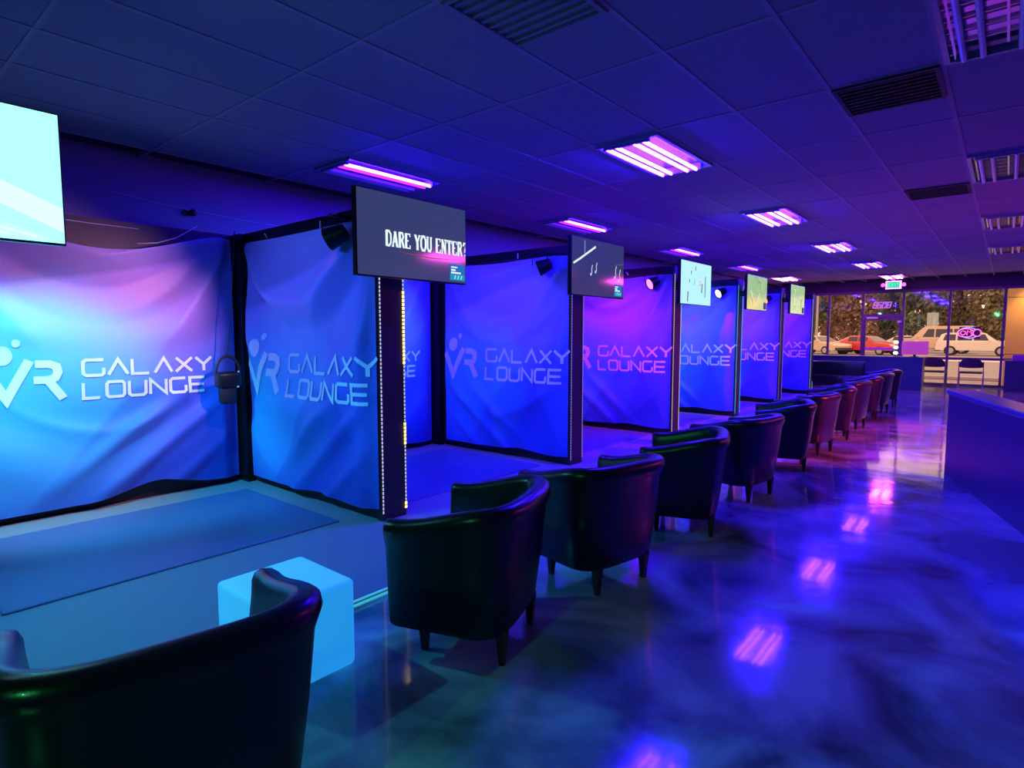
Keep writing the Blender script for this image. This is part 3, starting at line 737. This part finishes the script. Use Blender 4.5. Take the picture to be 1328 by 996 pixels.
side_chair(-1.60, 20.95, math.pi, 'black padded waiting chair beside the reception desk'); side_chair(-.75, 20.95, math.pi, 'black padded waiting chair between the two glazing mullions')
# exit sign
ex = thing('exit_sign', 'green glowing exit sign with two lamp heads hanging from the ceiling', 'exit sign', (-2.66, 20.6, 2.95))
G().rbox(-.20, .20, -.03, .03, -.12, .12, .008, 2).build('housing', mat('sign_white', (.8, .8, .8), .5, emis=(.7, .75, .8), estr=.6), ex)
G().box(-.155, .155, -.034, -.030, -.085, .085).build('face', emat('exit_green', (.02, .75, .42)), ex)
EX = {'E': GLYPH['E'], 'X': GLYPH['X'], 'I': [[(.5, 0), (.5, 1)]], 'T': [[(0, 1), (1, 1)], [(.5, 1), (.5, 0)]]}
for k, ch in enumerate('EXIT'):
    g = G()
    for pl in EX[ch]:
        for q in ribbon([(-.12+k*.068+a*.042, -.045+b*.09) for a, b in pl], .013, 1): g.poly([(p.x, -.0355, p.y) for p in q])
    g.build('letter', emat('exit_letters', (.25, 1.0, .7)), ex)
G().box(-.05, .05, -.02, .02, .12, ZC-2.95).build('hanger', WHITEP, ex)
for s in (-1, 1): G().cyl((s*.26, -.05, .0), (s*.26, .04, .02), .055, .04, n=14).build('lamp_head', WHITEP, ex); G().tube([(s*.18, 0, .0), (s*.26, .0, .01)], .02).build('lamp_arm', WHITEP, ex)
# neon sign in the window
ne = thing('neon_sign', 'oval pink and blue neon sign hanging in the window', 'neon sign', (-.86, YF-.14, 1.55))
NP = emat('neon_pink', (3.0, .25, 1.1)); NB = emat('neon_blue', (.55, .65, 3.0)); NV = emat('neon_violet', (.10, .05, .6))
arc = lambda cx, cz, rx, rz_, a0, a1, n=24: [(cx+rx*math.cos(math.radians(a0+(a1-a0)*k/n)), 0, cz+rz_*math.sin(math.radians(a0+(a1-a0)*k/n))) for k in range(n+1)]
G().tube(arc(-.04, .0, .22, .15, 35, 160), .012).build('tube_arc', NB, ne); G().tube(arc(0, .0, .20, .15, 215, 325), .012).build('tube_arc', NB, ne)
G().tube(arc(-.09, 0, .19, .12, 20, 340), .013).build('tube_letter', NP, ne); G().tube(arc(.17, 0, .09, .10, 0, 360), .013).build('tube_letter', NP, ne); G().tube(arc(-.15, 0, .06, .055, 0, 360), .010).build('tube_letter', NP, ne)
G().tube([(-.06, 0, -.07), (-.05, 0, .07), (0, 0, .02), (.03, 0, .07), (.05, 0, -.07)], .011).build('tube_letter', NP, ne)
G().rbox(-.24, .24, .02, .035, -.17, .17, .006, 1).build('back_plate', mat('smoke_plate', (.03, .02, .05), .4), ne)
for s in (-1, 1): G().tube([(s*.12, .02, .16), (s*.03, .04, .42)], .004).build('hang_wire', NV, ne)
G().tube([(0, .04, .42), (0, .04, ZC-1.55)], .003).build('hang_wire', BLACKM, ne)

# ------------------------------------------------------------------ outside: forecourt, cars, trees, side wall
struct(G().box(-60, 60, YF+.1, 130, -.14, -.02).build('ground', mat('asphalt', (.42, .37, .33), .9, noise=(.5, (.30, .27, .25)))), 'asphalt car park and pavement outside', 'ground')
tag(G().rbox(-30, 12, 24.8, 25.0, -.02, .10, .02, 1).build('kerb', mat('kerb_concrete', (.62, .56, .5), .9)), 'pale concrete kerb in front of the shop', 'kerb')
tag(G().rbox(-40, 14, 41.0, 47.5, -.02, .03, .01, 1).build('pavement_strip', mat('pale_paving', (.72, .64, .56), .9)), 'pale paved strip in front of the parked cars', 'pavement')
wgw = thing('side_wing_wall', 'orange yellow rendered wall just outside the right end of the glazing', 'wall', (-.08, 23.2, -.02))
REN = mat('ochre_render', (.72, .42, .14), .85, bump=(30, .2, .005))
for a, b in ((0, .92), (.94, 2.62), (2.64, 4.2)): G().box(0, 3.2, 0, .25, a, b).build('render_panel', REN, wgw)
for a in (.92, 2.62): G().box(0.01, 3.19, .02, .24, a, a+.02).build('joint', mat('joint_dark', (.15, .08, .04), .8), wgw)
sc_ = thing('wall_lamp', 'warm wall lamp on the orange wing wall', 'lamp', (.75, 23.10, 3.3))
G().rbox(-.08, .08, -.10, .10, -.06, .08, .01, 2).build('housing', BLACKM, sc_); G().box(-.06, .06, -.09, .05, -.075, -.06).build('diffuser', emat('warm_lamp', (6, 4, 1.6)), sc_)
ld = bpy.data.lights.new('lamp_beam', 'SPOT'); ld.color = (1, .62, .2); ld.energy = 260; ld.spot_size = math.radians(110); ld.spot_blend = .8; ld.shadow_soft_size = .05
lo = bpy.data.objects.new('lamp_beam', ld); COL.objects.link(lo); lo.parent = sc_; lo.location = (0, -.35, -.1); lo.rotation_euler = (math.radians(12), 0, 0)
def car(kind, x, y, rz, paint, label, z=-.02):
    t = thing('parked_car', label, 'car', (x, y, z), math.radians(rz), 'parked cars')
    GL = mat('car_glass', (.03, .02, .05), .08, coat=.5); TY = mat('tyre', (.02, .02, .02), .8); RIM = mat('rim', (.5, .47, .45), .35, metal=.7); DK = mat('car_trim', (.05, .045, .05), .6)
    if kind == 'van':
        Lh, Wd, low = 2.6, .98, [(-2.6, .45), (-2.58, 1.05), (-2.4, 1.22), (2.35, 1.24), (2.6, 1.12), (2.62, .45)]
        cab = [(-1.75, 1.20), (-1.05, 2.02), (-.8, 2.22), (2.25, 2.22), (2.42, 2.05), (2.5, 1.22)]; wins = [(-1.0, -.2), (-.1, 1.0), (1.1, 2.2)]; wz = (1.32, 1.98); wh = (-1.75, 1.65); wr = .36
    elif kind == 'suv':
        Lh, Wd, low = 2.35, .95, [(-2.35, .40), (-2.36, .80), (-2.2, .98), (-1.3, 1.05), (2.1, 1.05), (2.33, .95), (2.35, .40)]
        cab = [(-1.25, 1.04), (-.55, 1.60), (-.3, 1.68), (1.7, 1.66), (2.0, 1.55), (2.25, 1.04)]; wins = [(-.75, .1), (.2, 1.05), (1.15, 1.9)]; wz = (1.10, 1.54); wh = (-1.45, 1.45); wr = .36
    else:
        Lh, Wd, low = 2.3, .90, [(-2.3, .35), (-2.32, .65), (-2.1, .82), (-1.0, .95), (1.5, .97), (2.2, .93), (2.3, .75), (2.3, .35)]
        cab = [(-1.05, .94), (-.25, 1.38), (.1, 1.44), (.9, 1.42), (1.85, .96)]; wins = [(-.55, .25), (.35, 1.15)]; wz = (1.0, 1.34); wh = (-1.42, 1.38); wr = .32
    rings = []
    for f, ins in ((-1, .10), (-.96, .02), (-.8, 0), (.8, 0), (.96, .02), (1, .10)):
        rings.append([(px*(1-ins*.12), f*Wd, .40+(pz-.40)*(1-ins*.6) if pz > .5 else pz) for px, pz in low])
    G().loops(rings).build('body', paint, t, sharp=35)
    zmin, zmax = cab[0][1], max(p[1] for p in cab)
    def cw(z): return Wd*(.97-.20*(z-zmin)/(zmax-zmin))
    rings = [[(px, f*cw(pz), pz) for px, pz in cab] for f in (-1, -.9, .9, 1)]
    G().loops(rings).build('cabin', paint, t, sharp=30)
    for (a, b) in wins:
        for s in (-1, 1):
            z0, z1 = wz; lean = .35*(z1-z0) if a == wins[0][0] else .0; lean2 = .30*(z1-z0) if b == wins[-1][1] else 0
            q = [(a-.0, s*(cw(z0)+.004), z0), (b, s*(cw(z0)+.004), z0), (b-lean2, s*(cw(z1)+.006), z1), (a+lean*1.6, s*(cw(z1)+.006), z1)]
            G().poly(q).poly([(p[0], p[1]-s*.012, p[2]) for p in q][::-1]).build('side_window', GL, t)
    fx = [p for p in cab]
    (xa, za), (xb, zb) = fx[0], fx[1]
    def lerp(p, q, r): return p+(q-p)*r
    G().quad((lerp(xa, xb, .12)-.02, -cw(za)*.88, lerp(za, zb, .12)+.012), (lerp(xa, xb, .12)-.02, cw(za)*.88, lerp(za, zb, .12)+.012), (lerp(xa, xb, .95)-.02, cw(zb)*.86, lerp(za, zb, .95)+.012), (lerp(xa, xb, .95)-.02, -cw(zb)*.86, lerp(za, zb, .95)+.012)).build('windscreen', GL, t)
    (xa, za), (xb, zb) = fx[-1], fx[-2]
    G().quad((lerp(xa, xb, .2)+.02, cw(za)*.86, lerp(za, zb, .2)+.01), (lerp(xa, xb, .2)+.02, -cw(za)*.86, lerp(za, zb, .2)+.01), (lerp(xa, xb, .9)+.02, -cw(zb)*.84, lerp(za, zb, .9)+.01), (lerp(xa, xb, .9)+.02, cw(zb)*.84, lerp(za, zb, .9)+.01)).build('rear_window', GL, t)
    for wx in wh:
        for s in (-1, 1):
            wl = G().cyl((wx, s*(Wd-.17), wr), (wx, s*(Wd+.012), wr), wr, n=20).build('wheel', TY, t, sharp=40)
            G().cyl((wx, s*(Wd+.0), wr), (wx, s*(Wd+.022), wr), wr*.66, wr*.6, n=16).build('rim', RIM, wl, sharp=40)
    G().box(-Lh-.03, -Lh+.18, -Wd*.93, Wd*.93, .32, .52).build('bumper', DK, t); G().box(Lh-.18, Lh+.03, -Wd*.93, Wd*.93, .32, .52).build('bumper', DK, t)
    for s in (-1, 1):
        G().rbox(-Lh-.02, -Lh+.22, s*Wd*.78-.14, s*Wd*.78+.14, .66, .80, .03, 2).build('headlight', mat('headlamp_glass', (.9, .88, .85), .15), t)
        G().rbox(Lh-.16, Lh+.02, s*Wd*.82-.10, s*Wd*.82+.10, .70, .92, .02, 2).build('tail_light', mat('tail_red', (.6, .05, .03), .3), t)
        G().rbox(cab[0][0]+.35, cab[0][0]+.5, s*(Wd+.10)-.08, s*(Wd+.10)+.08, zmin+.03, zmin+.15, .02, 2).build('mirror', paint, t)
    return t
PW = mat('white_paint', (.88, .80, .70), .25, coat=.5); PS = mat('silver_paint', (.62, .50, .42), .25, coat=.5); PR = mat('red_paint', (.75, .05, .07), .25, coat=.5); PB = mat('beige_paint', (.72, .55, .40), .3, coat=.4)
car('sedan', -14.6, 60.0, 150, PS, 'silver grey sedan parked furthest towards the booths'); car('sedan', -11.6, 52.0, 150, PB, 'beige sedan parked in front of the silver grey one')
car('sedan', -8.2, 52.5, 155, PR, 'red sedan parked behind the entrance door'); car('sedan', -9.3, 58.0, 172, PW, 'white sedan parked behind the red one')
car('van', -4.4, 60.0, -3, PB, 'tall beige white van parked side on'); car('suv', -1.75, 54.5, 178, PW, 'white station wagon parked in front of the van')
car('sedan', -7.9, 66.0, 10, PW, 'white sedan half hidden behind the van')
BARK = mat('bark', (.10, .07, .05), .9)
LEAF = [mat('leaf_olive', (.30, .25, .12), .8), mat('leaf_brown', (.32, .20, .13), .8), mat('leaf_green', (.20, .22, .11), .8)]
tl = ['olive leafed tree beyond the parked cars, at the booth end of the row', 'brown leafed tree with pale trunk beyond the silver car', 'dark green tree behind the red car', 'olive tree behind the entrance door transom',
      'brown tree behind the front of the van', 'dark green tree behind the van roof', 'olive tree behind the neon sign', 'brown tree behind the white station wagon', 'dark green tree at the end of the row']
def tree(x, y, h, r, m, label, seed):
    rr = random.Random(seed)
    t = thing('tree', label, 'tree', (x, y, -.02), group='trees beyond the car park')
    G().tube([(0, 0, 0), (.1, 0, h*.25), (-.1, .1, h*.5), (.1, 0, h*.8)], .20, 8).build('trunk', BARK, t)
    for k in range(4):
        a = rr.uniform(0, 6.28); G().tube([(0, 0, h*(.3+.1*k)), (math.cos(a)*r*.5, math.sin(a)*r*.5, h*(.45+.1*k))], .07, 6).build('branch', BARK, t)
    g = G()
    cl_ = [(rr.uniform(-.55, .55)*r, rr.uniform(-.5, .5)*r, h*rr.uniform(.10, 1.0), r*rr.uniform(.3, .44)) for _ in range(36)]
    for (cx, cy, cz, cr) in cl_:
        for _ in range(130):
            v = Vector((rr.gauss(0, 1), rr.gauss(0, 1), rr.gauss(0, 1))).normalized()*cr*rr.uniform(.5, 1)
            p = Vector((cx, cy, max(cz, cr*.6)))+v; n = Vector((rr.gauss(0, 1), rr.gauss(0, 1), rr.gauss(0, 1)+.4)).normalized()
            a = n.orthogonal().normalized()*rr.uniform(.15, .30); b = n.cross(a).normalized()*rr.uniform(.10, .20)
            g.quad(p-a, p+b, p+a, p-b)
    f = g.build('foliage', m, t); f['kind'] = 'stuff'
for k in range(5): tree(-19.5+k*6.1, 78, 9.5+(k*37 % 5)*.5, 3.0, LEAF[k % 3], tl[k], k+20)
for k in range(4): tree(-16.5+k*6.1, 85.5, 10.5, 3.0, LEAF[(k+1) % 3], tl[5+k], k+40)
for k in range(6): tree(-28+k*7.2, 95, 13, 3.5, LEAF[(k+1) % 3], ['tall dark tree in the back row behind the silver car', 'tall brown tree in the back row', 'tall olive tree in the back row behind the door', 'tall green tree in the back row behind the van',
      'tall brown tree in the back row behind the van tail', 'tall olive tree in the back row behind the neon sign'][k], k+60)
pole = thing('street_lamp', 'pale street lamp post between the trees', 'street lamp', (-16.3, 72.0, -.02))
G().cyl((0, 0, 0), (0, 0, 8.0), .14, .09, n=10).build('post', mat('pale_post', (.5, .42, .36), .7), pole); G().tube([(0, 0, 7.9), (.5, 0, 8.2), (1.2, 0, 8.2)], .05).build('arm', MATS['pale_post'], pole); G().rbox(1.1, 1.8, -.15, .15, 8.1, 8.25, .03, 2).build('lamp_head', MATS['pale_post'], pole)
sg = thing('road_sign', 'pale grey road sign board behind the van', 'sign', (-5.6, 69.0, -.02))
G().cyl((0, 0, 0), (0, 0, 3.2), .05, n=8).build('post', MATS['pale_post'], sg); G().rbox(-.45, .45, -.03, .03, 2.3, 3.6, .02, 1).build('board', mat('sign_grey', (.42, .52, .48), .6), sg)
